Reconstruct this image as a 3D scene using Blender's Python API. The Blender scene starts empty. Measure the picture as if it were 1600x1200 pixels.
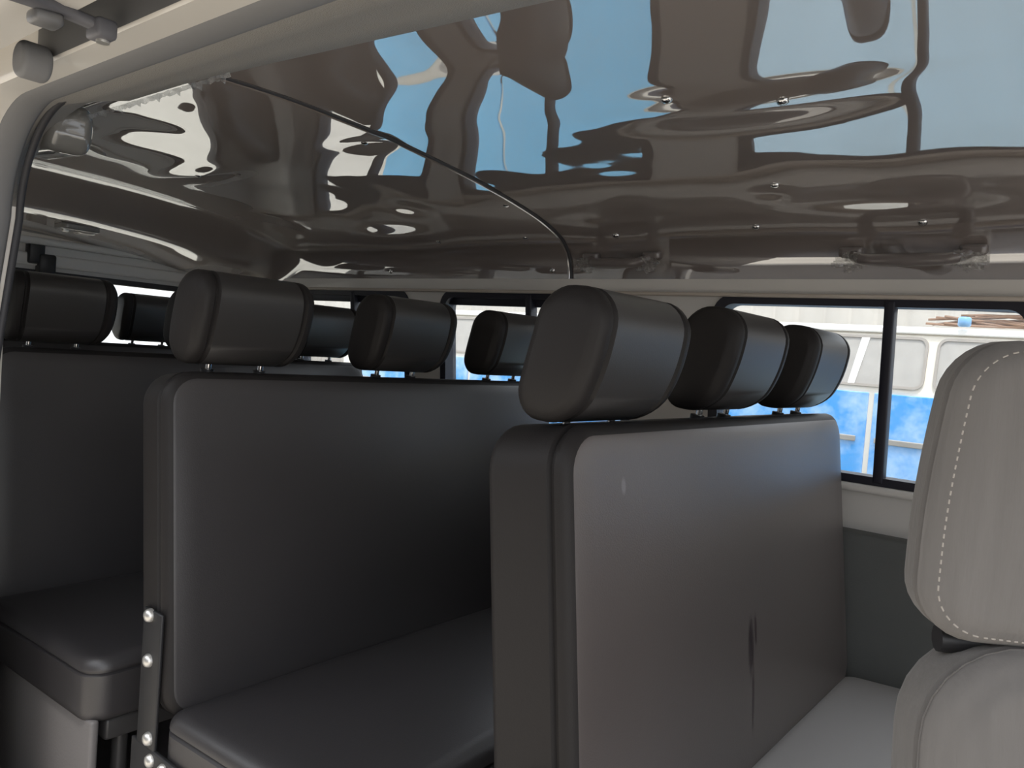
import bpy, bmesh, math, random
import numpy as np
from mathutils import Vector, Matrix, noise
random.seed(7)
C = bpy.context.scene.collection
CZ = 1.07                      # camera height above the van floor
GROUND = -0.55                 # street level below the van floor
PI = math.pi

# ------------------------------------------------------------------ materials
def mat(name, col, rough=0.5, metal=0.0, coat=0.0, coat_rough=0.05, coat_ior=1.5, ior=1.5, bump=0.0, bscale=200.0,
        var=0.0, vscale=4.0, sheen=0.0, stretch=None, spec=None):
    m = bpy.data.materials.new(name); m.use_nodes = True
    nt = m.node_tree; b = nt.nodes['Principled BSDF']
    b.inputs['Base Color'].default_value = (*col, 1); b.inputs['Roughness'].default_value = rough
    b.inputs['Metallic'].default_value = metal; b.inputs['IOR'].default_value = ior
    b.inputs['Coat Weight'].default_value = coat; b.inputs['Coat Roughness'].default_value = coat_rough
    b.inputs['Coat IOR'].default_value = coat_ior
    if spec is not None: b.inputs['Specular IOR Level'].default_value = spec
    if sheen: b.inputs['Sheen Weight'].default_value = sheen
    tc = nt.nodes.new('ShaderNodeTexCoord'); mp = nt.nodes.new('ShaderNodeMapping')
    nt.links.new(tc.outputs['Object'], mp.inputs['Vector'])
    if stretch: mp.inputs['Scale'].default_value = stretch
    if bump:
        n = nt.nodes.new('ShaderNodeTexNoise'); n.inputs['Scale'].default_value = bscale; n.inputs['Detail'].default_value = 3
        bp = nt.nodes.new('ShaderNodeBump'); bp.inputs['Strength'].default_value = bump; bp.inputs['Distance'].default_value = 0.002
        nt.links.new(mp.outputs[0], n.inputs['Vector']); nt.links.new(n.outputs['Fac'], bp.inputs['Height'])
        nt.links.new(bp.outputs[0], b.inputs['Normal'])
    if var:
        n2 = nt.nodes.new('ShaderNodeTexNoise'); n2.inputs['Scale'].default_value = vscale; n2.inputs['Detail'].default_value = 5
        r = nt.nodes.new('ShaderNodeMapRange'); r.inputs['To Min'].default_value = 1-var; r.inputs['To Max'].default_value = 1+var
        mx = nt.nodes.new('ShaderNodeMix'); mx.data_type = 'RGBA'; mx.blend_type = 'MULTIPLY'; mx.inputs['Factor'].default_value = 1
        mx.inputs['A'].default_value = (*col, 1)
        nt.links.new(mp.outputs[0], n2.inputs['Vector']); nt.links.new(n2.outputs['Fac'], r.inputs['Value'])
        nt.links.new(r.outputs[0], mx.inputs['B']); nt.links.new(mx.outputs['Result'], b.inputs['Base Color'])
    return m

def glass_mat(name, tint, dust, dust_col=(.8, .8, .78), refl=1.45, scale=30.0):
    """thin window pane: clear, fresnel reflection, a little dust"""
    m = bpy.data.materials.new(name); m.use_nodes = True; nt = m.node_tree; nt.nodes.clear()
    out = nt.nodes.new('ShaderNodeOutputMaterial'); tr = nt.nodes.new('ShaderNodeBsdfTransparent'); tr.inputs[0].default_value = (*tint, 1)
    gl = nt.nodes.new('ShaderNodeBsdfGlossy'); gl.inputs['Roughness'].default_value = .01
    lw = nt.nodes.new('ShaderNodeLayerWeight'); lw.inputs['Blend'].default_value = .5
    pw = nt.nodes.new('ShaderNodeMath'); pw.operation = 'POWER'; pw.inputs[1].default_value = 5; nt.links.new(lw.outputs['Facing'], pw.inputs[0])
    fr = nt.nodes.new('ShaderNodeMath'); fr.operation = 'MULTIPLY_ADD'; f0 = ((refl-1)/(refl+1))**2
    fr.inputs[1].default_value = 1-f0; fr.inputs[2].default_value = f0; nt.links.new(pw.outputs[0], fr.inputs[0])
    mx = nt.nodes.new('ShaderNodeMixShader'); nt.links.new(fr.outputs[0], mx.inputs[0]); nt.links.new(tr.outputs[0], mx.inputs[1]); nt.links.new(gl.outputs[0], mx.inputs[2])
    df = nt.nodes.new('ShaderNodeBsdfTranslucent'); df.inputs[0].default_value = (*dust_col, 1)
    tc = nt.nodes.new('ShaderNodeTexCoord'); n = nt.nodes.new('ShaderNodeTexNoise'); n.inputs['Scale'].default_value = scale; n.inputs['Detail'].default_value = 8
    n.inputs['Roughness'].default_value = .7
    nt.links.new(tc.outputs['Object'], n.inputs['Vector'])
    r = nt.nodes.new('ShaderNodeMapRange'); r.inputs['From Min'].default_value = .4; r.inputs['From Max'].default_value = .8
    r.inputs['To Min'].default_value = dust*.6; r.inputs['To Max'].default_value = min(1, dust*2.2)
    nt.links.new(n.outputs['Fac'], r.inputs['Value'])
    m2 = nt.nodes.new('ShaderNodeMixShader'); nt.links.new(r.outputs[0], m2.inputs[0]); nt.links.new(mx.outputs[0], m2.inputs[1]); nt.links.new(df.outputs[0], m2.inputs[2])
    nt.links.new(m2.outputs[0], out.inputs['Surface'])
    return m

M = {}
M['vinyl'] = mat('black_vinyl', (.040, .037, .039), .42, bump=.12, bscale=420, var=.12, vscale=3, ior=1.65)
M['vinyl_brown'] = mat('worn_brown_black_vinyl', (.082, .069, .066), .38, bump=.12, bscale=420, var=.12, vscale=3, ior=1.8)
M['vinyl_end_shaded'] = mat('shaded_boxing_vinyl', (.020, .018, .018), .55, bump=.15, bscale=420, spec=.25)  # darker vinyl copy: shade on the seat and headrest ends put into colour
M['head'] = mat('headrest_vinyl', (.034, .032, .032), .42, bump=.1, bscale=500, ior=1.7)
M['fabric'] = mat('grey_fabric', (.175, .165, .158), .85, bump=.5, bscale=160, var=.14, vscale=60, sheen=.2, stretch=(1, 1, .12))
M['fabric_edge'] = mat('grey_fabric_edge', (.20, .19, .18), .85, bump=.3, bscale=300)
M['thread'] = mat('pale_thread', (.42, .385, .35), .8)
M['gap'] = mat('dark_gap', (.05, .05, .052), .6)
M['skirt'] = mat('grey_side_skirt', (.16, .15, .148), .55, bump=.2, bscale=200)
M['chrome'] = mat('chrome', (.75, .75, .75), .18, metal=1)
M['zinc'] = mat('zinc_bolt', (.72, .71, .68), .35, metal=.8)
M['frame'] = mat('black_frame_steel', (.045, .043, .043), .45, metal=.0, coat=.3)
M['plastic'] = mat('black_plastic', (.02, .02, .022), .45)
def film_headliner():
    m = mat('film_covered_headliner', (.25, .212, .195), .6, spec=.2); nt = m.node_tree
    out = nt.nodes['Material Output']; b = nt.nodes['Principled BSDF']
    gl = nt.nodes.new('ShaderNodeBsdfGlossy'); gl.inputs['Roughness'].default_value = .012; gl.inputs['Color'].default_value = (.93, .95, .97, 1)
    fr = nt.nodes.new('ShaderNodeFresnel'); fr.inputs['IOR'].default_value = 3.2
    r = nt.nodes.new('ShaderNodeMapRange'); r.inputs['To Min'].default_value = .12; r.inputs['To Max'].default_value = 1.0
    nt.links.new(fr.outputs[0], r.inputs['Value'])
    mx = nt.nodes.new('ShaderNodeMixShader'); nt.links.new(r.outputs[0], mx.inputs[0]); nt.links.new(b.outputs[0], mx.inputs[1]); nt.links.new(gl.outputs[0], mx.inputs[2])
    nt.links.new(mx.outputs[0], out.inputs['Surface']); return m
M['headliner'] = film_headliner()
M['headliner_trim'] = mat('headliner_edge_trim', (.25, .24, .225), .55, bump=.6, bscale=500)
M['handle'] = mat('grab_handle_plastic', (.15, .13, .125), .35, coat=.6, coat_rough=.08)
M['paint'] = mat('ivory_paint', (.72, .69, .64), .35, coat=.5, coat_rough=.05)
M['greypaint'] = mat('grey_inner_paint', (.66, .64, .61), .4, coat=.3)
M['rearpanel'] = mat('rear_header_panel', (.68, .665, .64), .5)
M['beige'] = mat('beige_strip', (.52, .46, .40), .45)
M['panel'] = mat('dark_vinyl_panel', (.10, .105, .102), .55, bump=.2, bscale=300, var=.08, vscale=12)
M['gusset'] = mat('film_wrapped_grey_trim', (.16, .16, .155), .5, coat=1, coat_rough=.03, coat_ior=1.8)
M['rubber'] = mat('grey_rubber', (.19, .19, .195), .6)
M['rubber_dark'] = mat('dark_rubber', (.035, .035, .04), .6)
M['winframe'] = mat('window_rubber_navy', (.012, .012, .022), .5)
M['rail'] = mat('rail_steel', (.17, .17, .175), .45, metal=.3)
M['arm'] = mat('door_arm_steel', (.12, .12, .135), .5)
M['floor'] = mat('grey_floor_vinyl', (.20, .185, .18), .6, bump=.2, bscale=90, var=.12, vscale=20)
M['asphalt'] = mat('street', (.46, .42, .36), .9, bump=.4, bscale=40, var=.2, vscale=2)
M['wallplaster'] = mat('weathered_wall', (.36, .34, .31), .9, var=.18, vscale=2.5)
M['darkwall'] = mat('dark_block_wall', (.10, .095, .09), .9, var=.2, vscale=3)  # for the added wall that blocks light at the door
M['buscream'] = mat('bus_cream', (.78, .72, .62), .4, var=.06, vscale=2, coat=.2)
M['busblue'] = mat('bus_blue', (.035, .29, .72), .4, var=.35, vscale=2.2, coat=.3)
M['busmid'] = mat('bus_mid_blue', (.16, .47, .72), .5, var=.3, vscale=1.6)
M['buspale'] = mat('bus_pale_blue', (.46, .64, .76), .55, var=.3, vscale=1.6)  # lower flank: overexposure and film haze put into a paler blue
M['buswhite'] = mat('bus_white', (.80, .79, .76), .5)
def dusty_blue():
    m = mat('bus_blue_dusty', (.035, .29, .72), .4, coat=.3); nt = m.node_tree; b = nt.nodes['Principled BSDF']
    tc = nt.nodes.new('ShaderNodeTexCoord'); n = nt.nodes.new('ShaderNodeTexNoise'); n.inputs['Scale'].default_value = 4.5; n.inputs['Detail'].default_value = 7; n.inputs['Roughness'].default_value = .65
    r = nt.nodes.new('ShaderNodeMapRange'); r.inputs['From Min'].default_value = .43; r.inputs['From Max'].default_value = .68; r.inputs['To Max'].default_value = .85
    mx = nt.nodes.new('ShaderNodeMix'); mx.data_type = 'RGBA'; mx.inputs['A'].default_value = (.035, .29, .72, 1); mx.inputs['B'].default_value = (.50, .66, .84, 1)
    nt.links.new(tc.outputs['Object'], n.inputs['Vector']); nt.links.new(n.outputs['Fac'], r.inputs['Value']); nt.links.new(r.outputs[0], mx.inputs['Factor']); nt.links.new(mx.outputs['Result'], b.inputs['Base Color']); return m
M['busblue'] = dusty_blue()
M['busglass'] = mat('bus_dusty_glass', (.36, .34, .315), .55, var=.16, vscale=18, coat=.15)
M['seal'] = mat('bus_window_seal', (.30, .27, .24), .6)
M['moulding'] = mat('bus_moulding', (.35, .33, .30), .4, metal=.4)
M['tyre'] = mat('tyre', (.03, .03, .03), .8)
M['cable'] = mat('brown_cable', (.22, .13, .085), .7)
M['cable2'] = mat('grey_cable', (.12, .12, .13), .7)
M['bluecan'] = mat('blue_canister', (.16, .36, .62), .4)
M['lamp'] = mat('lamp_lens', (.48, .45, .42), .25, coat=1, coat_rough=.02)
M['lampbody'] = mat('lamp_body', (.17, .165, .16), .4, coat=1, coat_rough=.03)
M['glass'] = glass_mat('side_glass', (.95, .97, .98), .035)
M['glass_clear'] = glass_mat('clear_glass', (.93, .95, .95), .02)
M['wrap'] = glass_mat('crinkled_wrap', (.95, .95, .95), .42, refl=1.7, scale=45)
M['film'] = glass_mat('plastic_film', (.95, .95, .95), .16, refl=1.6, scale=60)

# stained vinyl for the front bench: a dark scuff of its own shape
def stained():
    m = M['vinyl_brown'].copy(); m.name = 'black_vinyl_scuffed'; nt = m.node_tree; b = nt.nodes['Principled BSDF']
    src = b.inputs['Base Color'].links[0].from_socket
    tc = nt.nodes.new('ShaderNodeTexCoord')
    def blob(cy, cz, sy, sz):
        mp = nt.nodes.new('ShaderNodeMapping'); mp.inputs['Location'].default_value = (0, -cy/sy, -cz/sz); mp.inputs['Scale'].default_value = (0, 1/sy, 1/sz)
        nt.links.new(tc.outputs['Object'], mp.inputs[0])
        ln = nt.nodes.new('ShaderNodeVectorMath'); ln.operation = 'LENGTH'; nt.links.new(mp.outputs[0], ln.inputs[0])
        r = nt.nodes.new('ShaderNodeMapRange'); r.inputs['From Min'].default_value = .6; r.inputs['From Max'].default_value = 1.15
        r.inputs['To Min'].default_value = 1; r.inputs['To Max'].default_value = 0; nt.links.new(ln.outputs['Value'], r.inputs['Value']); return r.outputs[0]
    last = src
    for cy, cz, sy, sz, col in ((-.05, -.075, .013, .052, (.016, .008, .010)), (-.042, -.165, .006, .06, (.022, .012, .014)), (-.028, -.05, .006, .03, (.026, .014, .016)),
                                (-.45, .235, .006, .012, (.16, .15, .15))):
        f = blob(cy, cz, sy, sz)
        mx = nt.nodes.new('ShaderNodeMix'); mx.data_type = 'RGBA'; nt.links.new(f, mx.inputs['Factor']); nt.links.new(last, mx.inputs['A'])
        mx.inputs['B'].default_value = (*col, 1); last = mx.outputs['Result']
    nt.links.new(last, b.inputs['Base Color'])
    return m
M['vinyl_scuffed'] = stained()
M['vinyl_lit'] = mat('lit_cushion_vinyl', (.46, .455, .455), .45, bump=.12, bscale=420, var=.06, vscale=3)  # front cushion: strong light falling on the vinyl put into its base colour

# ------------------------------------------------------------------ helpers
def obj(name, bm, m, parent=None, smooth=True, loc=None, rot=None):
    me = bpy.data.meshes.new(name); bmesh.ops.recalc_face_normals(bm, faces=bm.faces[:]); bm.to_mesh(me); bm.free()
    me.materials.append(m)
    if smooth:
        for p in me.polygons: p.use_smooth = True
    o = bpy.data.objects.new(name, me); C.objects.link(o)
    if smooth:
        try: me.set_sharp_from_angle(angle=math.radians(50))
        except Exception: pass
    if parent: o.parent = parent
    if loc: o.location = loc
    if rot: o.rotation_euler = rot
    return o

def empty(name, loc=(0, 0, 0), rot=(0, 0, 0)):
    o = bpy.data.objects.new(name, None); C.objects.link(o); o.location = loc; o.rotation_euler = rot; o.empty_display_size = .1
    return o

def tag(o, label, cat, group=None, kind=None):
    o['label'] = label; o['category'] = cat
    if group: o['group'] = group
    if kind: o['kind'] = kind
    return o

def struct(o):
    o['kind'] = 'structure'; return o

def add_box(bm, x0, x1, y0, y1, z0, z1, bev=0.0, seg=2):
    r = bmesh.ops.create_cube(bm, size=1.0)
    bmesh.ops.scale(bm, verts=r['verts'], vec=(x1-x0, y1-y0, z1-z0))
    bmesh.ops.translate(bm, verts=r['verts'], vec=((x0+x1)/2, (y0+y1)/2, (z0+z1)/2))
    if bev:
        es = list({e for v in r['verts'] for e in v.link_edges})
        bmesh.ops.bevel(bm, geom=es, offset=bev, segments=seg, affect='EDGES', profile=.5)

def box(*a, **k):
    bm = bmesh.new(); add_box(bm, *a, **k); return bm

def add_tube(bm, pts, r, n=12, caps=True):
    pts = [Vector(p) for p in pts]; rings = []
    up = Vector((0, 0, 1))
    for i, p in enumerate(pts):
        t = (pts[min(i+1, len(pts)-1)] - pts[max(i-1, 0)]).normalized()
        a = t.cross(up if abs(t.dot(up)) < .95 else Vector((1, 0, 0))).normalized(); b = t.cross(a)
        rr = r[i] if isinstance(r, (list, tuple)) else r
        rings.append([bm.verts.new(p + a*rr*math.cos(2*PI*k/n) + b*rr*math.sin(2*PI*k/n)) for k in range(n)])
    for i in range(len(rings)-1):
        for k in range(n):
            bm.faces.new((rings[i][k], rings[i][(k+1) % n], rings[i+1][(k+1) % n], rings[i+1][k]))
    if caps:
        bm.faces.new(rings[0]); bm.faces.new(rings[-1])

def tube(pts, r, n=12):
    bm = bmesh.new(); add_tube(bm, pts, r, n); return bm

def sweep(pts, prof, closed=True, frames=None):
    """sweep a 2D profile (u, v) along pts; frames give (U, V) vectors per point"""
    bm = bmesh.new(); rings = []
    for i, p in enumerate(pts):
        U, V = frames[i]
        rings.append([bm.verts.new(Vector(p) + U*u + V*v) for u, v in prof])
    n = len(prof); last = n if closed else n-1
    for i in range(len(rings)-1):
        for k in range(last):
            bm.faces.new((rings[i][k], rings[i][(k+1) % n], rings[i+1][(k+1) % n], rings[i+1][k]))
    if closed:
        bm.faces.new(rings[0]); bm.faces.new(rings[-1])
    return bm

def rrect(hw, hh, R, nc=7, na=14, nb=10):
    """rounded rectangle, always the same number of points"""
    R = max(1e-4, min(R, hw*.999, hh*.999)); out = []
    cs = [(hw-R, hh-R, 0), (-(hw-R), hh-R, 90), (-(hw-R), -(hh-R), 180), (hw-R, -(hh-R), 270)]
    for q, (cx, cy, a0) in enumerate(cs):
        for k in range(nc+1):
            a = math.radians(a0 + 90*k/nc); out.append((cx+R*math.cos(a), cy+R*math.sin(a)))
        nx = cs[(q+1) % 4]; a = math.radians(a0+90); p0 = (cx+R*math.cos(a), cy+R*math.sin(a)); p1 = (nx[0]+R*math.cos(a), nx[1]+R*math.sin(a))
        m = na if q % 2 == 0 else nb
        for k in range(1, m): out.append((p0[0]+(p1[0]-p0[0])*k/m, p0[1]+(p1[1]-p0[1])*k/m))
    return out

def pillow(W, H, T, R, r, bf=0.0, bb=0.0, grooves=(), warp=None, axes='yzx', rings=9):
    """upholstered block: rounded-rectangle outline W x H, thickness T, edge radius r, faces that bulge"""
    bm = bmesh.new(); hw, hh, ht = W/2, H/2, T/2
    loops = []                                   # (inset, scale, c, side)
    def face(sgn, bul):
        L = []
        for i in range(1, rings+1):
            s = (i/rings)**.85
            pts = [(x*s, y*s) for x, y in rrect(hw-r, hh-r, R-r)]
            L.append([(x, y, sgn*(ht + bul*(1-abs(x/hw)**2.6)*(1-abs(y/hh)**2.6))) for x, y in pts])
        return L
    fb = face(-1, bb); ff = face(1, bf)
    loops += fb
    for k in range(1, 6):
        a = PI/2*k/6; e = r*(1-math.sin(a)); c = -ht + r*(1-math.cos(a))
        b0 = bb if k < 6 else 0
        loops.append([(x, y, c) for x, y in rrect(hw-e, hh-e, R-e)])
    cs = sorted([-ht+r, ht-r] + [g+d for g in grooves for d in (-.006, -.002, .002, .006)])
    for c in cs:
        e = .006 if any(abs(c-g) < .003 for g in grooves) else 0
        loops.append([(x, y, c) for x, y in rrect(hw-e, hh-e, R-e)])
    for k in range(5, 0, -1):
        a = PI/2*k/6; e = r*(1-math.sin(a)); c = ht - r*(1-math.cos(a))
        loops.append([(x, y, c) for x, y in rrect(hw-e, hh-e, R-e)])
    loops += ff[::-1]
    def mk(p):
        d = {axes[0]: p[0], axes[1]: p[1], axes[2]: p[2]}
        v = Vector((d['x'], d['y'], d['z']))
        return bm.verts.new(warp(v) if warp else v)
    cb = mk((0, 0, -ht-bb)); rows = [[mk(p) for p in L] for L in loops]; cf = mk((0, 0, ht+bf))
    n = len(rows[0])
    for k in range(n):
        bm.faces.new((cb, rows[0][k], rows[0][(k+1) % n])); bm.faces.new((cf, rows[-1][k], rows[-1][(k+1) % n]))
    for i in range(len(rows)-1):
        for k in range(n):
            bm.faces.new((rows[i][k], rows[i][(k+1) % n], rows[i+1][(k+1) % n], rows[i+1][k]))
    return bm

def copy_tree(o, parent=None):
    c = o.copy(); C.objects.link(c)
    if parent: c.parent = parent
    for ch in list(o.children): copy_tree(ch, c)
    return c

def plate(outer, holes, axis_map, thick, m, name, parent=None):
    """flat panel with holes: outer / holes are 2D loops, axis_map(u, v, w) -> xyz, w spans thick"""
    bm = bmesh.new(); es = []
    for L in [outer] + holes:
        vs = [bm.verts.new(axis_map(u, v, 0)) for u, v in L]
        es += [bm.edges.new((vs[i], vs[(i+1) % len(vs)])) for i in range(len(vs))]
    bmesh.ops.triangle_fill(bm, use_beauty=True, use_dissolve=False, edges=es)
    ext = bmesh.ops.extrude_face_region(bm, geom=bm.faces[:])
    d = Vector(axis_map(0, 0, thick)) - Vector(axis_map(0, 0, 0))
    for v in [g for g in ext['geom'] if isinstance(g, bmesh.types.BMVert)]: v.co += d
    return obj(name, bm, m, parent, smooth=False)

def ring_frame(u0, u1, v0, v1, R, wdt, amap, thick, m, name, parent):
    """rounded frame swept round an opening"""
    cu, cv = (u0+u1)/2, (v0+v1)/2
    o = [(cu+x, cv+y) for x, y in rrect((u1-u0)/2, (v1-v0)/2, R)]
    i = [(cu+x, cv+y) for x, y in rrect((u1-u0)/2-wdt, (v1-v0)/2-wdt, max(.005, R-wdt))]
    bm = bmesh.new(); n = len(o)
    A = [bm.verts.new(amap(u, v, 0)) for u, v in o]; B = [bm.verts.new(amap(u, v, 0)) for u, v in i]
    A2 = [bm.verts.new(amap(u, v, thick)) for u, v in o]; B2 = [bm.verts.new(amap(u, v, thick)) for u, v in i]
    for k in range(n):
        j = (k+1) % n
        for q in ((A[k], A[j], B[j], B[k]), (A2[k], A2[j], B2[j], B2[k]), (A[k], A[j], A2[j], A2[k]), (B[k], B[j], B2[j], B2[k])): bm.faces.new(q)
    return obj(name, bm, m, parent, smooth=False)

# ------------------------------------------------------------------ ceiling (film-wrapped headliner)
PROF = [(.665, .440), (.71, .459), (.80, .466), (.9, .4685), (1.0, .467), (1.12, .4625), (1.25, .455), (1.4, .442), (1.5, .4305), (1.59, .4165), (1.66, .4045), (1.73, .391), (1.79, .377), (1.84, .362), (1.878, .343), (1.910, .315), (1.928, .285), (1.936, .250), (1.940, .192)]
def tail_drop(x):
    """the headliner steps down towards the tailgate"""
    t = max(0.0, min(1.0, (-2.68-x)/.24)); return -.125*t*t*(3-2*t) - .09*max(0.0, -2.88-x)
def dense_profile(n):
    P = np.array(PROF); d = np.r_[0, np.cumsum(np.hypot(*np.diff(P, axis=0).T))]
    # Catmull-Rom through the points, then even spacing
    out = []
    for i in range(len(P)-1):
        p0 = P[max(i-1, 0)]; p1 = P[i]; p2 = P[i+1]; p3 = P[min(i+2, len(P)-1)]
        for t in np.linspace(0, 1, 40, endpoint=False):
            out.append(.5*((2*p1)+(-p0+p2)*t+(2*p0-5*p1+4*p2-p3)*t*t+(-p0+3*p1-3*p2+p3)*t**3))
    out.append(P[-1]); out = np.array(out); s = np.r_[0, np.cumsum(np.hypot(*np.diff(out, axis=0).T))]
    u = np.linspace(0, s[-1], n)
    return np.interp(u, s, out[:, 0]), np.interp(u, s, out[:, 1])
# clips that pull the film up, and hollows: (X, Y, depth, sx, sy)
DIMPLES = [(-.54, 1.255, -.0130, .15, .030), (-.66, 1.19, -.0045, .06, .024), (-.66, 1.70, .0035, .03, .022), (-.50, 1.76, .004, .10, .03),
           (-1.44, 1.18, .0045, .08, .028), (-2.20, 1.19, -.0080, .12, .03), (-1.05, 1.05, -.004, .10, .09), (-1.75, 1.62, .004, .05, .04),
           (-.40, 1.83, -.006, .13, .035), (-1.16, 1.83, -.006, .11, .035), (-2.0, 1.80, -.010, .12, .04), (-2.5, 1.70, .006, .06, .06),
           (-.86, 1.00, -.005, .10, .07), (-.25, .95, -.005, .09, .08), (-1.9, .95, .004, .09, .09)]
def film(X, Y, fade=1.0):
    d = 0
    for cx, cy, dep, sx, sy in DIMPLES:
        q = ((X-cx)/sx)**2 + ((Y-cy)/(sy if Y < cy or dep > 0 or cx < -1.0 else sy*2.0))**2
        if q < 12: d += dep*math.exp(-q/2)
    d += .0030*noise.noise(Vector((X*2.3, Y*2.1, 3.1))) + .0010*noise.noise(Vector((X*6, Y*6, 9.4)))
    return d*fade
def ceiling_panel(name, x0, x1, nx, ny, drop=0.0, rear=False):
    ys, zs = dense_profile(ny); bm = bmesh.new(); rows = []
    ty = np.gradient(ys); tz = np.gradient(zs); ln = np.hypot(ty, tz); ny_, nz_ = -tz/ln, ty/ln     # outward (up)
    xs = np.linspace(x0, x1, nx)
    for x in xs:
        row = []
        ex = min(abs(x-x0), abs(x-x1))
        lip = -.007*math.exp(-(min(abs(x-x0), abs(x-x1) if rear or True else 9)/.010)**2)*0
        sink = 0
        if rear:
            sink = tail_drop(x)
        for j in range(ny):
            edge = min(1, min(j, ny-1-j)/6)
            d = film(x, ys[j], edge) - drop
            dz = sink*max(0, min(1, (zs[j]-.15)/.25))
            row.append(bm.verts.new((x, ys[j]+ny_[j]*d, CZ+zs[j]+nz_[j]*d+dz)))
        rows.append(row)
    for i in range(nx-1):
        for j in range(ny-1): bm.faces.new((rows[i][j], rows[i][j+1], rows[i+1][j+1], rows[i+1][j]))
    o = obj(name, bm, M['headliner'])
    md = o.modifiers.new('thickness', 'SOLIDIFY'); md.thickness = .012; md.offset = -1 if False else 1
    return struct(o)
ceil_front = ceiling_panel('ceiling', -1.345, 1.05, 300, 150)
ceil_rear = ceiling_panel('ceiling', -3.22, -1.352, 240, 150, drop=.004, rear=True)
SEAM = None
def seam():
    ys, zs = dense_profile(80); pts = [(-1.349, y, CZ+z+.001) for y, z in zip(ys, zs)]
    return obj('seam_bead', tube(pts, .0055, 8), M['rubber_dark'], ceil_front)
seam()

def surf(X, Y):
    """height of the headliner at X, Y"""
    ys, zs = dense_profile(300); i = int(np.argmin(abs(ys-Y))); 
    ty = ys[min(i+1, 299)]-ys[i-1]; tz = zs[min(i+1, 299)]-zs[i-1]; l = math.hypot(ty, tz)
    n = Vector((0, tz/l, -ty/l))                        # into the cabin
    d = film(X, Y)
    sink = 0
    if X < -2.6: sink = tail_drop(X)
    p = Vector((X, ys[i], CZ+zs[i]+sink)) - n*d
    return p, n
def stud_bm(p, n, r, h):
    bm = bmesh.new(); ax = n; a = Vector((1, 0, 0)); b = ax.cross(a)
    prev = None; K = 12
    for rr, hh in ((r, -.003), (r, .3*h), (r*.8, .75*h), (r*.35, h)):
        ring = [bm.verts.new(p + ax*hh + a*rr*math.cos(2*PI*k/K) + b*rr*math.sin(2*PI*k/K)) for k in range(K)]
        if prev:
            for k in range(K): bm.faces.new((prev[k], prev[(k+1) % K], ring[(k+1) % K], ring[k]))
        prev = ring
    bm.faces.new(prev); return bm
for X, Y in ((-.48, 1.25), (-.66, 1.19), (-.636, 1.655), (-.75, 1.855), (-.378, 1.857), (-1.155, 1.865)):
    obj('screw', stud_bm(*surf(X, Y), .0100, .007), M['chrome'], ceil_front)
for X, Y in ((-1.44, 1.18), (-2.20, 1.19), (-1.475, 1.862), (-1.846, 1.86), (-2.154, 1.934), (-1.388, 1.65), (-1.417, 1.934)):
    obj('screw', stud_bm(*surf(X, Y), .0100, .007), M['chrome'], ceil_rear)

# outer roof skin over the headliner
def roof_skin():
    bm = bmesh.new(); prof = [(.40, .40), (.42, .47), (.52, .53), (.8, .565), (1.25, .58), (1.7, .565), (1.97, .52), (2.05, .44), (2.08, .30)]
    rows = []
    for x in (-3.40, -3.3, 1.0, 1.3):
        dz = -.10 if x in (-3.40, 1.3) else 0
        rows.append([bm.verts.new((x, y, CZ+z+dz)) for y, z in prof])
    for i in range(3):
        for j in range(len(prof)-1): bm.faces.new((rows[i][j], rows[i][j+1], rows[i+1][j+1], rows[i+1][j]))
    o = obj('trim_1', bm, M['paint']); md = o.modifiers.new('t', 'SOLIDIFY'); md.thickness = .006; md.offset = 1
    return struct(o)
roof_skin()

# ------------------------------------------------------------------ far wall (window side)
YW = 1.950                                                      # inner face at the window line
def tumble(z):                                                   # the wall leans in a little towards the roof
    return YW + .06 - .075*max(0.0, (z-.60)/.66)
def famap(u, v, w): return (u, tumble(v)+w, v)
Z_ = lambda r: CZ + r
WTOP, WBOT = Z_(.185), Z_(-.245)
WINS = [(-.87, -.165), (-1.88, -1.14), (-2.72, -2.06), (.02, .95)]
def rr_loop(u0, u1, v0, v1, R): return [((u0+u1)/2+x, (v0+v1)/2+y) for x, y in rrect((u1-u0)/2, (v1-v0)/2, R)]
plate([(-3.3, WBOT-.125), (-3.3, Z_(.235)), (1.2, Z_(.235)), (1.2, WBOT-.125)], [rr_loop(a, b, WBOT, WTOP, .055) for a, b in WINS], famap, .05, M['greypaint'], 'wall_left')
wl = bpy.data.objects['wall_left']; struct(wl)
# sill roll: rounded bright lip under the windows, with the flat band beneath
obj('sill', box(-3.28, 1.18, tumble(WBOT)-.022, tumble(WBOT)+.01, WBOT-.026, WBOT-.006, bev=.008, seg=3), M['greypaint'], wl)
# header strip over the windows
hs = obj('trim_2', box(-3.25, 1.1, tumble(WTOP)-.022, tumble(WTOP)-.002, WTOP+.003, WTOP+.013, bev=.004, seg=3), M['beige']); struct(hs)
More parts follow.
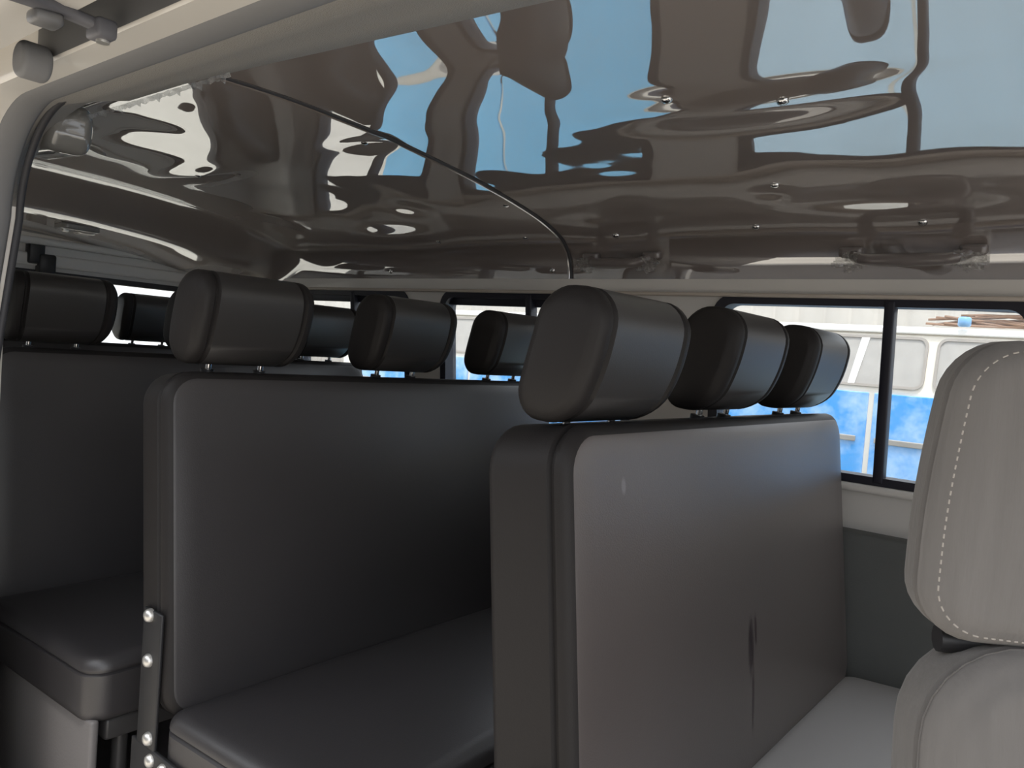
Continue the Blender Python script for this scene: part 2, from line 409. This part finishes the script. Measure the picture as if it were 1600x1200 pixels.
# lower trim panel
lp = obj('lower_panel', box(-3.28, 1.18, YW-.005, YW+.055, 0.0, WBOT-.121, bev=.006), M['panel'], wl)
for i, (a, b) in enumerate(WINS):
    w = struct(empty(f'window_{i+1}', ((a+b)/2, tumble(WBOT), WBOT)))
    inv = Matrix.Translation(w.location).inverted()
    parts = [ring_frame(a-.012, b+.012, WBOT-.012, WTOP+.012, .062, .026, lambda u, v, t: famap(u, v, t-.008), .055, M['winframe'], 'window_frame', w)]
    bm = bmesh.new(); vs = [bm.verts.new(famap(u, v, .03)) for u, v in rr_loop(a+.003, b-.003, WBOT+.003, WTOP-.003, .05)]; bm.faces.new(vs)
    ext = bmesh.ops.extrude_face_region(bm, geom=bm.faces[:])
    for v in [g for g in ext['geom'] if isinstance(g, bmesh.types.BMVert)]: v.co.y += .004
    parts.append(obj('pane', bm, M['glass'], w, smooth=False))
    mid = {0: -.445, 1: -1.50, 2: -2.36}.get(i)
    if mid:
        bm = bmesh.new(); add_box(bm, mid-.0115, mid+.0115, -.012, .025, WBOT, WTOP, bev=.004)
        for v in bm.verts: v.co.y += tumble(v.co.z)
        parts.append(obj('divider', bm, M['winframe'], w))
    if i in (1, 2):                                              # dark band along the top of the rear panes
        bm = bmesh.new(); add_box(bm, a+.008, b-.008, .010, .024, WTOP-.038, WTOP-.004, bev=.004)
        for v in bm.verts: v.co.y += tumble(v.co.z)
        parts.append(obj('shade_band', bm, M['winframe'], w))
    for p in parts: p.matrix_parent_inverse = inv

# floor, step, front
fl = struct(obj('floor', box(-3.3, 1.3, .45, 2.02, -.05, 0), M['floor']))
# rear wall with the back window, leaning header
def remap(u, v, w): return (-3.25-.0*v-w, u, v)
plate([(.56, 0), (.56, Z_(.34)), (2.0, Z_(.34)), (2.0, 0)], [rr_loop(.74, 1.80, Z_(-.36), Z_(.165), .07)], remap, .06, M['rearpanel'], 'wall_rear')
wr = struct(bpy.data.objects['wall_rear'])
obj('header_moulding', box(-3.245, -3.20, .60, 1.94, Z_(.262), Z_(.29), bev=.011, seg=3), M['rearpanel'], wr)
obj('header_pressing', box(-3.246, -3.225, .98, 1.72, Z_(.185), Z_(.232), bev=.010, seg=3), M['rearpanel'], wr)
w5 = struct(empty('window_5', (-3.28, 1.27, Z_(-.36)))); inv = Matrix.Translation(w5.location).inverted()
p = ring_frame(.735, 1.805, Z_(-.365), Z_(.17), .07, .022, lambda u, v, t: remap(u, v, t-.006), .06, M['rubber_dark'], 'window_frame', w5); p.matrix_parent_inverse = inv
p = plate(rr_loop(.75, 1.79, Z_(-.35), Z_(.155), .06), [], lambda u, v, t: remap(u, v, .03+t), .004, M['glass_clear'], 'pane', w5); p.matrix_parent_inverse = inv

# near (door side) wall behind the sliding-door opening, with its quarter window
def nmap(u, v, w): return (u, .565-w, v)
plate([(-3.3, -.05), (-3.3, Z_(.40)), (-1.76, Z_(.40)), (-1.76, -.05)], [rr_loop(-2.95, -1.95, Z_(-.24), Z_(.20), .06)], nmap, .10, M['greypaint'], 'wall_right')
wrt = struct(bpy.data.objects['wall_right'])
w6 = struct(empty('window_6', (-2.45, .5, Z_(-.24)))); inv = Matrix.Translation(w6.location).inverted()
p = ring_frame(-2.955, -1.945, Z_(-.245), Z_(.205), .065, .024, lambda u, v, t: nmap(u, v, t-.006), .11, M['winframe'], 'window_frame', w6); p.matrix_parent_inverse = inv
p = plate(rr_loop(-2.94, -1.96, Z_(-.235), Z_(.195), .055), [], lambda u, v, t: nmap(u, v, .05+t), .004, M['glass_clear'], 'pane', w6); p.matrix_parent_inverse = inv

# front end: windscreen wall
def fmap(u, v, w): return (1.20+w, u, v)
plate([(.45, 0), (.45, Z_(.44)), (2.0, Z_(.44)), (2.0, 0)], [rr_loop(.55, 1.9, Z_(-.30), Z_(.33), .07)], fmap, .05, M['rearpanel'], 'wall_front')
struct(bpy.data.objects['wall_front'])

# ------------------------------------------------------------------ sliding-door opening: one path, several swept profiles
def door_path(off=0.0, x1=1.15):
    """edge of the opening (grown outward by off): header, rounded corner, rear pillar"""
    X0, R, zt = -1.69, .19, Z_(.372)
    pts = []; fr = []
    for x in np.linspace(x1, X0+R, 14): pts.append((x, 0, zt)); fr.append((0, 1))
    for k in range(1, 15):
        a = PI/2*k/14; fr.append((-math.sin(a), math.cos(a))); pts.append((X0+R-R*math.sin(a), 0, zt-R+R*math.cos(a)))
    for z in np.linspace(zt-R-.05, -.05, 10): pts.append((X0, 0, z)); fr.append((-1, 0))
    P = [Vector((p[0]+f[0]*off, -.10*max(0, zt-R-p[2]), p[2]+f[1]*off)) for p, f in zip(pts, fr)]
    return P, [(Vector((f[0], 0, f[1])), Vector((0, 1, 0))) for f in fr]    # U = outward from opening, V = +Y (into cabin)
P, F = door_path()
ell = lambda cu, cv, a, b, n=14: [(cu+a*math.cos(2*PI*k/n), cv+b*math.sin(2*PI*k/n)) for k in range(n)]
t3 = struct(obj('trim_3', sweep(P, ell(.014, .520, .014, .030), True, F), M['rubber']))       # fat rubber seal
obj('seal_lip', sweep(P, ell(.016, .565, .006, .007, 8), True, F), M['rubber_dark'], t3)
# inner finishing strip between seal and headliner
def blend_sweep(pts, frs, pa, pb, ta):
    bm = bmesh.new(); rings = []
    for p, (U, V), t in zip(pts, frs, ta):
        rings.append([bm.verts.new(p + U*(a[0]+(b[0]-a[0])*t) + V*(a[1]+(b[1]-a[1])*t)) for a, b in zip(pa, pb)])
    n = len(pa)
    for i in range(len(rings)-1):
        for k in range(n): bm.faces.new((rings[i][k], rings[i][(k+1) % n], rings[i+1][(k+1) % n], rings[i+1][k]))
    bm.faces.new(rings[0]); bm.faces.new(rings[-1]); return bm
TA = [max(0.0, min(1.0, (i-13)/13)) for i in range(len(P))]          # header section fades into the slimmer pillar section round the corner
PA = [(.010, .550), (.008, .575), (.018, .60), (.030, .635), (.040, .668), (.045, .672), (.060, .672), (.060, .550)]
PB = [(.020, .548), (.045, .553), (.08, .563), (.11, .572), (.135, .582), (.14, .586), (.14, .592), (.020, .56)]
K = 27
t4 = struct(obj('trim_4', blend_sweep(P[:K], F[:K], PA, PB, TA[:K]), M['headliner_trim']))
for v in t4.data.vertices:                                          # the perforated strip widens towards the front
    if v.co.y > .625 and v.co.x > -1.25: v.co.y += .085*min(1.1, v.co.x+1.25)*(v.co.y-.60)/.072
t7 = struct(obj('trim_7', blend_sweep(P[K-1:], F[K-1:], PA, PB, TA[K-1:]), M['paint']))
cg = obj('corner_gusset', pillow(.26, .10, .085, .035, .02, .006, 0, axes='xzy'), M['gusset'], t4); cg.location = (-1.815, .652, Z_(.388)); cg.rotation_euler = (0, math.radians(4), math.radians(-4))
# painted body flange outside the seal, down to the rear pillar
t5 = struct(obj('trim_5', sweep(P, [(.004, .497), (.002, .455), (.010, .448), (.07, .448), (.07, .497)], True, F), M['paint']))
# exterior side above the door: gutter, rail channel and skin
sk = struct(obj('trim_6', sweep([(1.15, 0, 0), (-3.35, 0, 0)], [(Z_(.43), .448), (Z_(.43), .40), (Z_(.372), .392), (Z_(.370), .345), (Z_(.366), .305), (Z_(.372), .296), (Z_(.384), .300), (Z_(.40), .345), (Z_(.50), .352), (Z_(.50), .448)], True,
     [(Vector((0, 0, 1)), Vector((0, 1, 0)))]*2), M['paint']))
rail = obj('rail_channel', sweep([(1.15, 0, 0), (-1.30, 0, 0)], [(Z_(.374), .447), (Z_(.392), .443), (Z_(.424), .443), (Z_(.424), .402), (Z_(.380), .400), (Z_(.376), .395), (Z_(.428), .395), (Z_(.428), .447)], True,
     [(Vector((0, 0, 1)), Vector((0, 1, 0)))]*2), M['rail'], sk)
obj('rail_stop', pillow(.050, .052, .04, .024, .008, 0, 0, axes='xzy'), M['rubber'], sk, loc=(-1.262, .425, Z_(.361)))
# rear outer body side (behind opening)
obj('body_side', box(-3.35, -1.66, .40, .46, -.15, Z_(-.25), bev=.01), M['paint'], sk)

# roller arm that carries the open sliding door
ra = empty('door_roller_arm', (-1.035, .422, Z_(.362)))
tag(ra, 'dark steel roller arm hooked into the rail above the sliding door opening', 'roller arm')
def arm():
    bm = bmesh.new()
    pts = [(.004, .006, .0, .010), (-.002, -.020, .004, .009), (-.004, -.045, .006, .009), (.006, -.070, .003, .013), (.022, -.10, -.002, .018), (.040, -.15, -.008, .024)]
    rings = []
    for x, y, z, w in pts:
        rings.append([bm.verts.new((x+dx*w, y, z+dz)) for dx, dz in ((-1, -.004), (-.8, -.006), (.8, -.006), (1, -.004), (1, .004), (.8, .006), (-.8, .006), (-1, .004))])
    for i in range(len(rings)-1):
        for k in range(8): bm.faces.new((rings[i][k], rings[i][(k+1) % 8], rings[i+1][(k+1) % 8], rings[i+1][k]))
    bm.faces.new(rings[0]); bm.faces.new(rings[-1]); return bm
obj('arm', arm(), M['arm'], ra)
obj('bracket', box(-.018, .018, -.012, .014, -.014, .010, bev=.005), M['arm'], ra)
obj('roller', tube([(0, .003, -.017), (0, .003, -.012)], .008, 16), M['zinc'], ra)
obj('bracket_lug', box(-.028, .004, -.075, -.042, -.016, .0, bev=.005), M['rail'], ra)

# torn edge of protective film along the header
def torn():
    bm = bmesh.new(); rows = []
    n = 70
    for i in range(n+1):
        x = -1.72 + .56*i/n; j = noise.noise(Vector((i*.9, 0, 0)))
        yb = .665; L = .007 + .006*abs(j) + (.007 if i % 9 == 4 else 0)
        row = []
        for k in range(5):
            t = k/4
            row.append(bm.verts.new((x + .004*noise.noise(Vector((i*1.3, k, 2))), yb+.004+L*t*.6, Z_(.4100)-L*t*.8+.003*noise.noise(Vector((i*.7, k*1.7, 5))))))
        rows.append(row)
    for i in range(n):
        for k in range(4): bm.faces.new((rows[i][k], rows[i][k+1], rows[i+1][k+1], rows[i+1][k]))
    return bm
tf = obj('torn_plastic_film', torn(), M['wrap'])
tag(tf, 'torn frill of clear plastic film along the header edge over the door corner', 'plastic film')

# ------------------------------------------------------------------ bench seats
REC = math.radians(7)
BW = 1.12
def headrest_warp(v):
    # narrower and tucked back at the bottom, fuller at mid height
    t = (v.z)/.092
    w = 1 - .10*max(0, -t)**2 - .05*max(0, t)**3
    x = v.x*(1 - .16*max(0, -t)**2 - .10*max(0, t)**2) + .010*(1-t*t) 
    return Vector((x + .018*t, v.y*w, v.z))
def headrest_bm(): return pillow(.112, .182, .252, .046, .016, .006, .006, grooves=(-.098, .098), warp=headrest_warp, axes='xzy', rings=7)

def make_bench(name, centers, front_mat, width=BW, T=.135, gap=.016, H=.645, cush='vinyl', D=.50, skirt=False):
    """origin on the floor under the left end of the backrest's front face; width runs along +Y"""
    root = empty(name)
    # backrest: pivot at cushion level
    bk = obj('backrest', pillow(width, H, T, .062, .020, .014, .004, grooves=(T/2-.026,), axes='yzx', rings=12), front_mat, root)
    bk.data.materials.append(M['vinyl_end_shaded'])                       # boxing behind the seam, with door-side shade put into its darker colour
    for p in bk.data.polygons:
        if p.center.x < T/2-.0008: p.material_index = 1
    bk.location = (-.5*T - .027, width/2, .395-.055+H/2); bk.rotation_euler = (0, -REC, 0)
    # cushion
    def cw(v): return Vector((v.x, v.y, v.z + .012*(v.x/.25)))
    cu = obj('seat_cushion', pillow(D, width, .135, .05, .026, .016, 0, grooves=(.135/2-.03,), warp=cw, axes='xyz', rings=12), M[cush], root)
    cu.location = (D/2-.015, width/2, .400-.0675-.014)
    obj('seat_frame', box(.02, D-.04, .05, width-.05, .215, .262, bev=.008), M['frame'], root)
    for x in (.06, D-.08):
        for y in (.10, width-.10):
            lg = obj('leg', tube([(x, y, .0), (x, y, .22)], .016, 12), M['frame'], root)
            obj('foot_plate', box(x-.04, x+.04, y-.03, y+.03, 0, .008, bev=.003), M['frame'], lg)
    if skirt: obj('side_skirt', box(.03, D-.02, .012, .03, .0, .275, bev=.006), M['skirt'], root)
    # recliner bracket with bolts on the near end
    br = obj('recliner_bracket', box(-.078, -.012, -.009, -.001, .20, .55, bev=.003), M['plastic'], root)
    obj('bracket_foot', box(-.095, .12, -.010, -.001, .195, .30, bev=.003), M['plastic'], root)
    for (x, z) in ((-.052, .540), (-.046, .458), (-.030, .318), (-.018, .282), (.028, .282)):
        obj('bolt', stud_bm(Vector((x, -.009, z)), Vector((0, -1, 0)), .0125, .011), M['zinc'], br)
    # headrests on the tilted top
    ztop = .395-.055+H
    for ci, c in enumerate(centers):
        xt = -.5*T-.027 - math.sin(REC)*(H/2); zt = .395-.055+H/2 + math.cos(REC)*H/2
        hr = obj('headrest', headrest_bm(), M['head'], root)
        hr.data.materials.append(M['vinyl_end_shaded'])  # headrest ends: weak door-side light put into a darker copy
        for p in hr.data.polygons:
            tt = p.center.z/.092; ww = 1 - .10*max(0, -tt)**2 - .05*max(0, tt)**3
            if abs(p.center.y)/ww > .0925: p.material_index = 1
        hr.location = (xt+.022, c, zt+gap+(.012 if ci and gap < .01 else 0)+.091); hr.rotation_euler = (0, math.radians(4), 0)
        for s in (-.058, .058):
            ps = obj('headrest_post', tube([(-.010, s, -.13), (-.006, s, -.06)], .0055, 10), M['chrome'], hr)
            obj('post_sleeve', tube([(-.012, s, -.118), (-.011, s, -.1005)], .0125, 12), M['plastic'], hr)
    return root

g = 'bench seats in rows facing forward'
b1 = make_bench('bench_seat', (.145, .56, .965), M['vinyl_scuffed'], width=1.155, gap=.003, H=.64, cush='vinyl_lit', D=.42); b1.location = (-.463, .775, 0)
tag(b1, 'dark vinyl bench seat with a purplish scuff on its backrest, beside the sliding side window', 'bench seat', g)
b2 = make_bench('bench_seat', (.165, .60, 1.01), M['vinyl'], width=1.20, T=.10, D=.53, skirt=True); b2.location = (-1.30, .70, 0)
tag(b2, 'black vinyl bench seat behind the scuffed one, shiny bolts down its end', 'bench seat', g)
b3 = make_bench('bench_seat', (.165, .60, 1.01), M['vinyl'], width=1.20, T=.10, D=.60, skirt=True); b3.location = (-2.115, .665, 0)
tag(b3, 'black vinyl bench seat second from the back, its end close to the ivory door pillar', 'bench seat', g)
b4 = make_bench('bench_seat', (.15, .49, .83, 1.15), M['vinyl'], width=1.28); b4.location = (-2.86, .62, 0)
tag(b4, 'rearmost dark bench seat with a headrest against the bright back window', 'bench seat', g)

# ------------------------------------------------------------------ grey fabric folding seat by the door
fs = empty('folding_seat', (.0, .0, 0)); tag(fs, 'light grey fabric folding seat with pale stitching in front of the scuffed bench', 'folding seat')
def make_folding():
    # local frame: x = seat facing direction, y = seat width, z up
    HB = .295
    def bw(v):
        t = (v.z/(HB/2))
        return Vector((v.x, v.y*(1 - .07*max(0, t+.35)**1.6), v.z))
    bk = obj('backrest', pillow(.37, HB, .07, .055, .022, .016, .01, grooves=(.012,), warp=bw, axes='yzx', rings=12), M['fabric'], fs)
    bk.location = (0, 0, .971)
    # stitching round the face panel
    pts = rrect(.37/2-.012, HB/2-.011, .045, nc=14, na=26, nb=22)
    bm = bmesh.new(); N = len(pts); k = 0
    L = []
    for i in range(N):
        a = Vector((0, *pts[i])); b = Vector((0, *pts[(i+1) % N])); m = max(1, int((b-a).length/.0028))
        for q in range(m): L.append(a.lerp(b, q/m))
    for i in range(0, len(L)-1, 2):
        p, q = L[i], L[(i+1) % len(L)]
        def lift(v):
            z = bw(v); z.x = .035+.016*(1-abs(v.y/.185)**2.6)*(1-abs(v.z/(HB/2))**2.6)+.0008; return z
        add_tube(bm, [lift(p), lift(p.lerp(q, 1.0)) + Vector((0, 1e-5, 1e-5))], .0008, 5)
    obj('stitching', bm, M['thread'], bk)
    lo = obj('seat_cushion', pillow(.355, .32, .11, .10, .03, .02, .0, grooves=(.03,), axes='yzx', rings=12), M['fabric'], fs)
    lo.location = (.010, 0, .664); lo.rotation_euler = (0, math.radians(-6), 0)
    sl = obj('pull_strap', pillow(.15, .020, .010, .009, .003, axes='yzx'), M['gap'], lo); sl.location = (.066, .0, .118)
    obj('hinge_bar', tube([(-.01, -.15, .815), (-.01, .15, .815)], .014, 12), M['plastic'], fs)
    obj('pedestal', tube([(.13, 0, .0), (.13, 0, .47), (.10, 0, .50), (.03, 0, .52)], .022, 16), M['frame'], fs)
    obj('base_plate', box(.05, .21, -.08, .08, 0, .012, bev=.004), M['frame'], fs)
make_folding()

# ------------------------------------------------------------------ grab handles over the windows
def make_handle(label, X, L):
    p, n = surf(X, 1.92); q, _ = surf(X, 1.92)
    h = empty('grab_handle', p); tag(h, label, 'grab handle', 'grab handles above the side windows')
    out = n
    pts = []
    for k in range(17):
        t = -1 + 2*k/16; d = .042*(1-abs(t)**6)
        pts.append(Vector((t*L/2, 0, 0)) + out*(d+.004) + Vector((0, 0, -.004)))
    bm = bmesh.new(); add_tube(bm, pts, [.012+.004*(1-abs(-1+2*k/16)) for k in range(17)], 12)
    obj('grip', bm, M['handle'], h)
    for s in (-1, 1):
        m = obj('mount', pillow(.055, .034, .022, .014, .006, .003, axes='xzy'), M['handle'], h); m.location = Vector((s*L/2, 0, 0)) + out*.006; m.rotation_euler = (math.radians(-78), 0, 0)
    # crumpled film round the mounts
    for s in (-1, 1):
        bm = bmesh.new(); rows = []
        for i in range(19):
            row = []
            for j in range(15):
                a = (i/18-.5)*.10; b = (j/14-.5)*.06
                d = .012 + .016*abs(noise.noise(Vector((a*38+s*7+X*3, b*38, 1)))) + .006*noise.noise(Vector((a*140, b*140, X)))
                row.append(bm.verts.new(Vector((s*L*.49+a, 0, -.012)) + out*(d+.022) + Vector((0, out.z, -out.y))*b*-1))
            rows.append(row)
        for i in range(18):
            for j in range(14):
                a, b = (i+.5)/18-.5, (j+.5)/14-.5
                if (a*2)**2+(b*2)**2 < .55+.5*noise.noise(Vector((math.atan2(b, a)*1.6+s*3, X*5, 0))): bm.faces.new((rows[i][j], rows[i][j+1], rows[i+1][j+1], rows[i+1][j]))
        for v in [v for v in bm.verts if not v.link_faces]: bm.verts.remove(v)
        obj('plastic_wrap', bm, M['wrap'], h, smooth=False)
    return h
make_handle('film-wrapped brown grab handle above the sliding side window with the blue view', -.411, .25)
make_handle('film-wrapped brown grab handle just ahead of the ceiling seam, above the pillar', -1.165, .20)

# dome lamp near the tail and dark hook under the rear header
p, n = surf(-2.98, 1.17)
dl = empty('dome_lamp', p); tag(dl, 'flat rectangular dome lamp on the ceiling near the back window', 'lamp')
obj('lamp_body', pillow(.09, .13, .022, .02, .006, axes='xyz'), M['lampbody'], dl, loc=(0, 0, -.008))
obj('lens', pillow(.07, .06, .014, .016, .005, .004, axes='xyz'), M['lamp'], dl, loc=(0, .025, -.018), rot=(PI, 0, 0))
obj('switch', box(-.01, .01, -.05, -.03, -.026, -.017, bev=.002), M['zinc'], dl)
hk = empty('rear_bracket', (-3.225, 1.145, Z_(.265))); tag(hk, 'black bracket hanging under the rear header behind the headrests', 'bracket')
obj('mount_block', box(-.03, .015, -.045, .012, -.075, .012, bev=.008), M['plastic'], hk)
obj('latch_block', box(-.025, .02, -.01, .05, -.115, -.035, bev=.008), M['plastic'], hk)
obj('stem', box(-.015, .01, -.005, .028, -.20, -.09, bev=.005), M['plastic'], hk)

# ------------------------------------------------------------------ outside
struct(tag(obj('ground', box(-26, 18, -16, 14, GROUND-.1, GROUND), M['asphalt']), 'pale dusty street', 'ground', kind='structure'))
def corrugated():
    bm = bmesh.new(); rows = []
    for i in range(400):
        x = -16 + 26*i/399; y = 9 + .03*math.sin(x*2*PI/.28)
        rows.append([bm.verts.new((x, y, z)) for z in (GROUND, CZ+1.6)])
    for i in range(399): bm.faces.new((rows[i][0], rows[i][1], rows[i+1][1], rows[i+1][0]))
    return bm
bw_ = obj('wall_back', corrugated(), M['wallplaster']); md = bw_.modifiers.new('t', 'SOLIDIFY'); md.thickness = .1
struct(bw_)

struct(obj('wall_light_block', box(-9, 3.2, -3.6, -3.4, GROUND, GROUND+3.4), M['darkwall']))  # unseen wall, added to dim the light coming through the door
BY = 3.8
def bus():
    r = empty('minibus', (-1.2, BY+.85, GROUND)); tag(r, 'cream and blue minibus parked outside the side windows', 'minibus')
    inv = Matrix.Translation(r.location).inverted()
    x0, x1 = -4.6, 2.2
    def ch(name, bm, m, smooth=False):
        o = obj(name, bm, m, r, smooth=smooth); o.matrix_parent_inverse = inv; return o
    Zb = lambda t: CZ+t
    prof = [(BY+.02, GROUND+.30), (BY, Zb(-.80)), (BY, Zb(-.045)), (BY+.05, Zb(.215)), (BY+.08, Zb(.245)), (BY+.16, Zb(.262)), (BY+.85, Zb(.285)), (BY+1.5, Zb(.262)), (BY+1.62, Zb(.215)), (BY+1.68, Zb(-.045)), (BY+1.66, GROUND+.30)]
    bm = sweep([(x0-.1, 0, 0), (x0, 0, 0), (x1, 0, 0), (x1+.12, 0, 0)], [(z, y) for y, z in prof], True, [(Vector((0, 0, 1)), Vector((0, 1, 0)))]*4)
    ch('body', bm, M['buscream'])
    # blue lower flank in panels with white seams
    seams = [x0, -3.4, -2.15, -.915, .40, 1.4, x1]
    for a, b in zip(seams[:-1], seams[1:]):
        ch('blue_panel', box(a+.012, b-.012, BY-.012, BY+.02, Zb(-.44), Zb(-.058), bev=.004), M['busblue'])
        ch('pale_panel', box(a+.012, b-.012, BY-.011, BY+.02, Zb(-1.26), Zb(-.445), bev=.004), M['buspale'] if a > -2.2 else M['busmid'])  # panel colour carries the washed-out glare low on the flank
        ch('side_moulding', box(a+.03, b-.05, BY-.022, BY-.010, Zb(-.288), Zb(-.262), bev=.004), M['moulding'])
    ch('roof_gutter', box(x0, x1, BY+.035, BY+.075, Zb(.222), Zb(.250), bev=.006), M['buswhite'])
    def bmapy(v): return BY + .05*(v-Zb(-.045))/.26
    for a, b in ((-4.3, -3.2), (-3.13, -1.97), (-1.90, -.715), (-.665, .45), (.52, 1.7)):
        am = lambda u, v, t: (u, bmapy(v)-.006+t, v)
        o = plate(rr_loop(a, b, Zb(-.022), Zb(.200), .035), [], am, .01, M['busglass'], 'window', r); o.matrix_parent_inverse = inv
        o2 = ring_frame(a-.008, b+.008, Zb(-.03), Zb(.208), .043, .012, lambda u, v, t: (u, bmapy(v)-.012+t, v), .015, M['seal'], 'window_seal', o)
        # slanted white bar behind/over the pane
        if a == -1.90:
            bm = bmesh.new(); vs = []
            for (u, v) in ((-1.025, Zb(-.02)), (-.995, Zb(-.02)), (-.955, Zb(.198)), (-.99, Zb(.198))):
                vs.append(bm.verts.new((u, bmapy(v)-.012, v)))
            f = bm.faces.new(vs); e = bmesh.ops.extrude_face_region(bm, geom=[f])
            for v in [q for q in e['geom'] if isinstance(q, bmesh.types.BMVert)]: v.co.y += .008
            obj('window_bar', bm, M['buswhite'], o, smooth=False)
    for x in (-3.6, 1.3):
        w = ch('wheel', tube([(x, BY+.0, GROUND+.31), (x, BY+.2, GROUND+.31)], .31, 28), M['tyre'], True)
        obj('hub', tube([(x, BY-.01, GROUND+.31), (x, BY+.02, GROUND+.31)], .16, 20), M['zinc'], w)
    return r
bus()
# tangle of cables on the minibus roof and a small blue canister
def cables(mname, seed, n, zlo):
    rnd = random.Random(seed); bm = bmesh.new()
    for i in range(n):
        y = BY+.16+.05*rnd.random(); x = -.80+.45*rnd.random(); z = zlo+.05*rnd.random(); pts = []
        for k in range(14):
            pts.append((x, y, z)); x += .09+.04*rnd.random(); y += (rnd.random()-.5)*.03; z = max(zlo, min(zlo+.05, z+(rnd.random()-.5)*.04))
        add_tube(bm, pts, .006, 6)
    return bm
tag(obj('cable_bundle', cables('cable', 3, 16, Z_(.275)), M['cable']), 'tangle of brown cables along the roof edge of the minibus', 'cables')
tag(obj('cable_bundle', cables('cable2', 5, 7, Z_(.345)), M['cable2']), 'dark grey cables mixed into the tangle on the minibus roof', 'cables')
cn = obj('canister', tube([(-.58, BY+.045, Z_(.262)), (-.58, BY+.045, Z_(.268)), (-.58, BY+.045, Z_(.298)), (-.58, BY+.045, Z_(.305))], [.02, .026, .026, .018], 16), M['bluecan'])
tag(cn, 'small blue canister on the gutter of the minibus', 'canister')

# place the folding seat: turned towards the open door
yaw = math.radians(38.6); t = .74; k = (1770-800)/1202
fs.location = (-math.sin(yaw)*t + math.cos(yaw)*t*k, math.cos(yaw)*t + math.sin(yaw)*t*k, 0)
fs.rotation_euler = (0, 0, math.atan2(-math.cos(yaw), math.sin(yaw)) - math.radians(8))

# ------------------------------------------------------------------ light and camera
w = bpy.data.worlds.new('World'); bpy.context.scene.world = w; w.use_nodes = True
sd = bpy.data.lights.new('sun', 'SUN'); sd.energy = 3.0; sd.angle = math.radians(12); sd.color = (1, .96, .9)
so = bpy.data.objects.new('sun', sd); C.objects.link(so); so.location = (0, -4, 9)
so.rotation_euler = Vector((-.10, .27, -1)).to_track_quat('-Z', 'Y').to_euler()
nt = w.node_tree; bg = nt.nodes['Background']; bg.inputs['Color'].default_value = (.92, .95, 1.0, 1); bg.inputs['Strength'].default_value = 1.4

pitch = math.radians(2.38); roll = math.radians(4.46)
f = Vector((-math.sin(yaw)*math.cos(pitch), math.cos(yaw)*math.cos(pitch), -math.sin(pitch)))
r0 = Vector((math.cos(yaw), math.sin(yaw), 0)); u0 = r0.cross(f)
R = r0*math.cos(roll) + u0*math.sin(roll); U = -r0*math.sin(roll) + u0*math.cos(roll)
cd = bpy.data.cameras.new('Camera'); cam = bpy.data.objects.new('Camera', cd); C.objects.link(cam)
m = Matrix((R, U, -f)).transposed().to_4x4(); m.translation = Vector((0, 0, CZ)); cam.matrix_world = m
cd.sensor_width = 36; cd.lens = 1202/1600*36; cd.clip_start = .02; cd.clip_end = 200
sc = bpy.context.scene; sc.camera = cam
sc.view_settings.view_transform = 'Standard'; sc.view_settings.look = 'None'; sc.view_settings.gamma = 1; sc.view_settings.exposure = 0.75
sc.cycles.max_bounces = 12; sc.cycles.diffuse_bounces = 6; sc.cycles.glossy_bounces = 6; sc.cycles.transparent_max_bounces = 16
sc.cycles.use_denoising = True
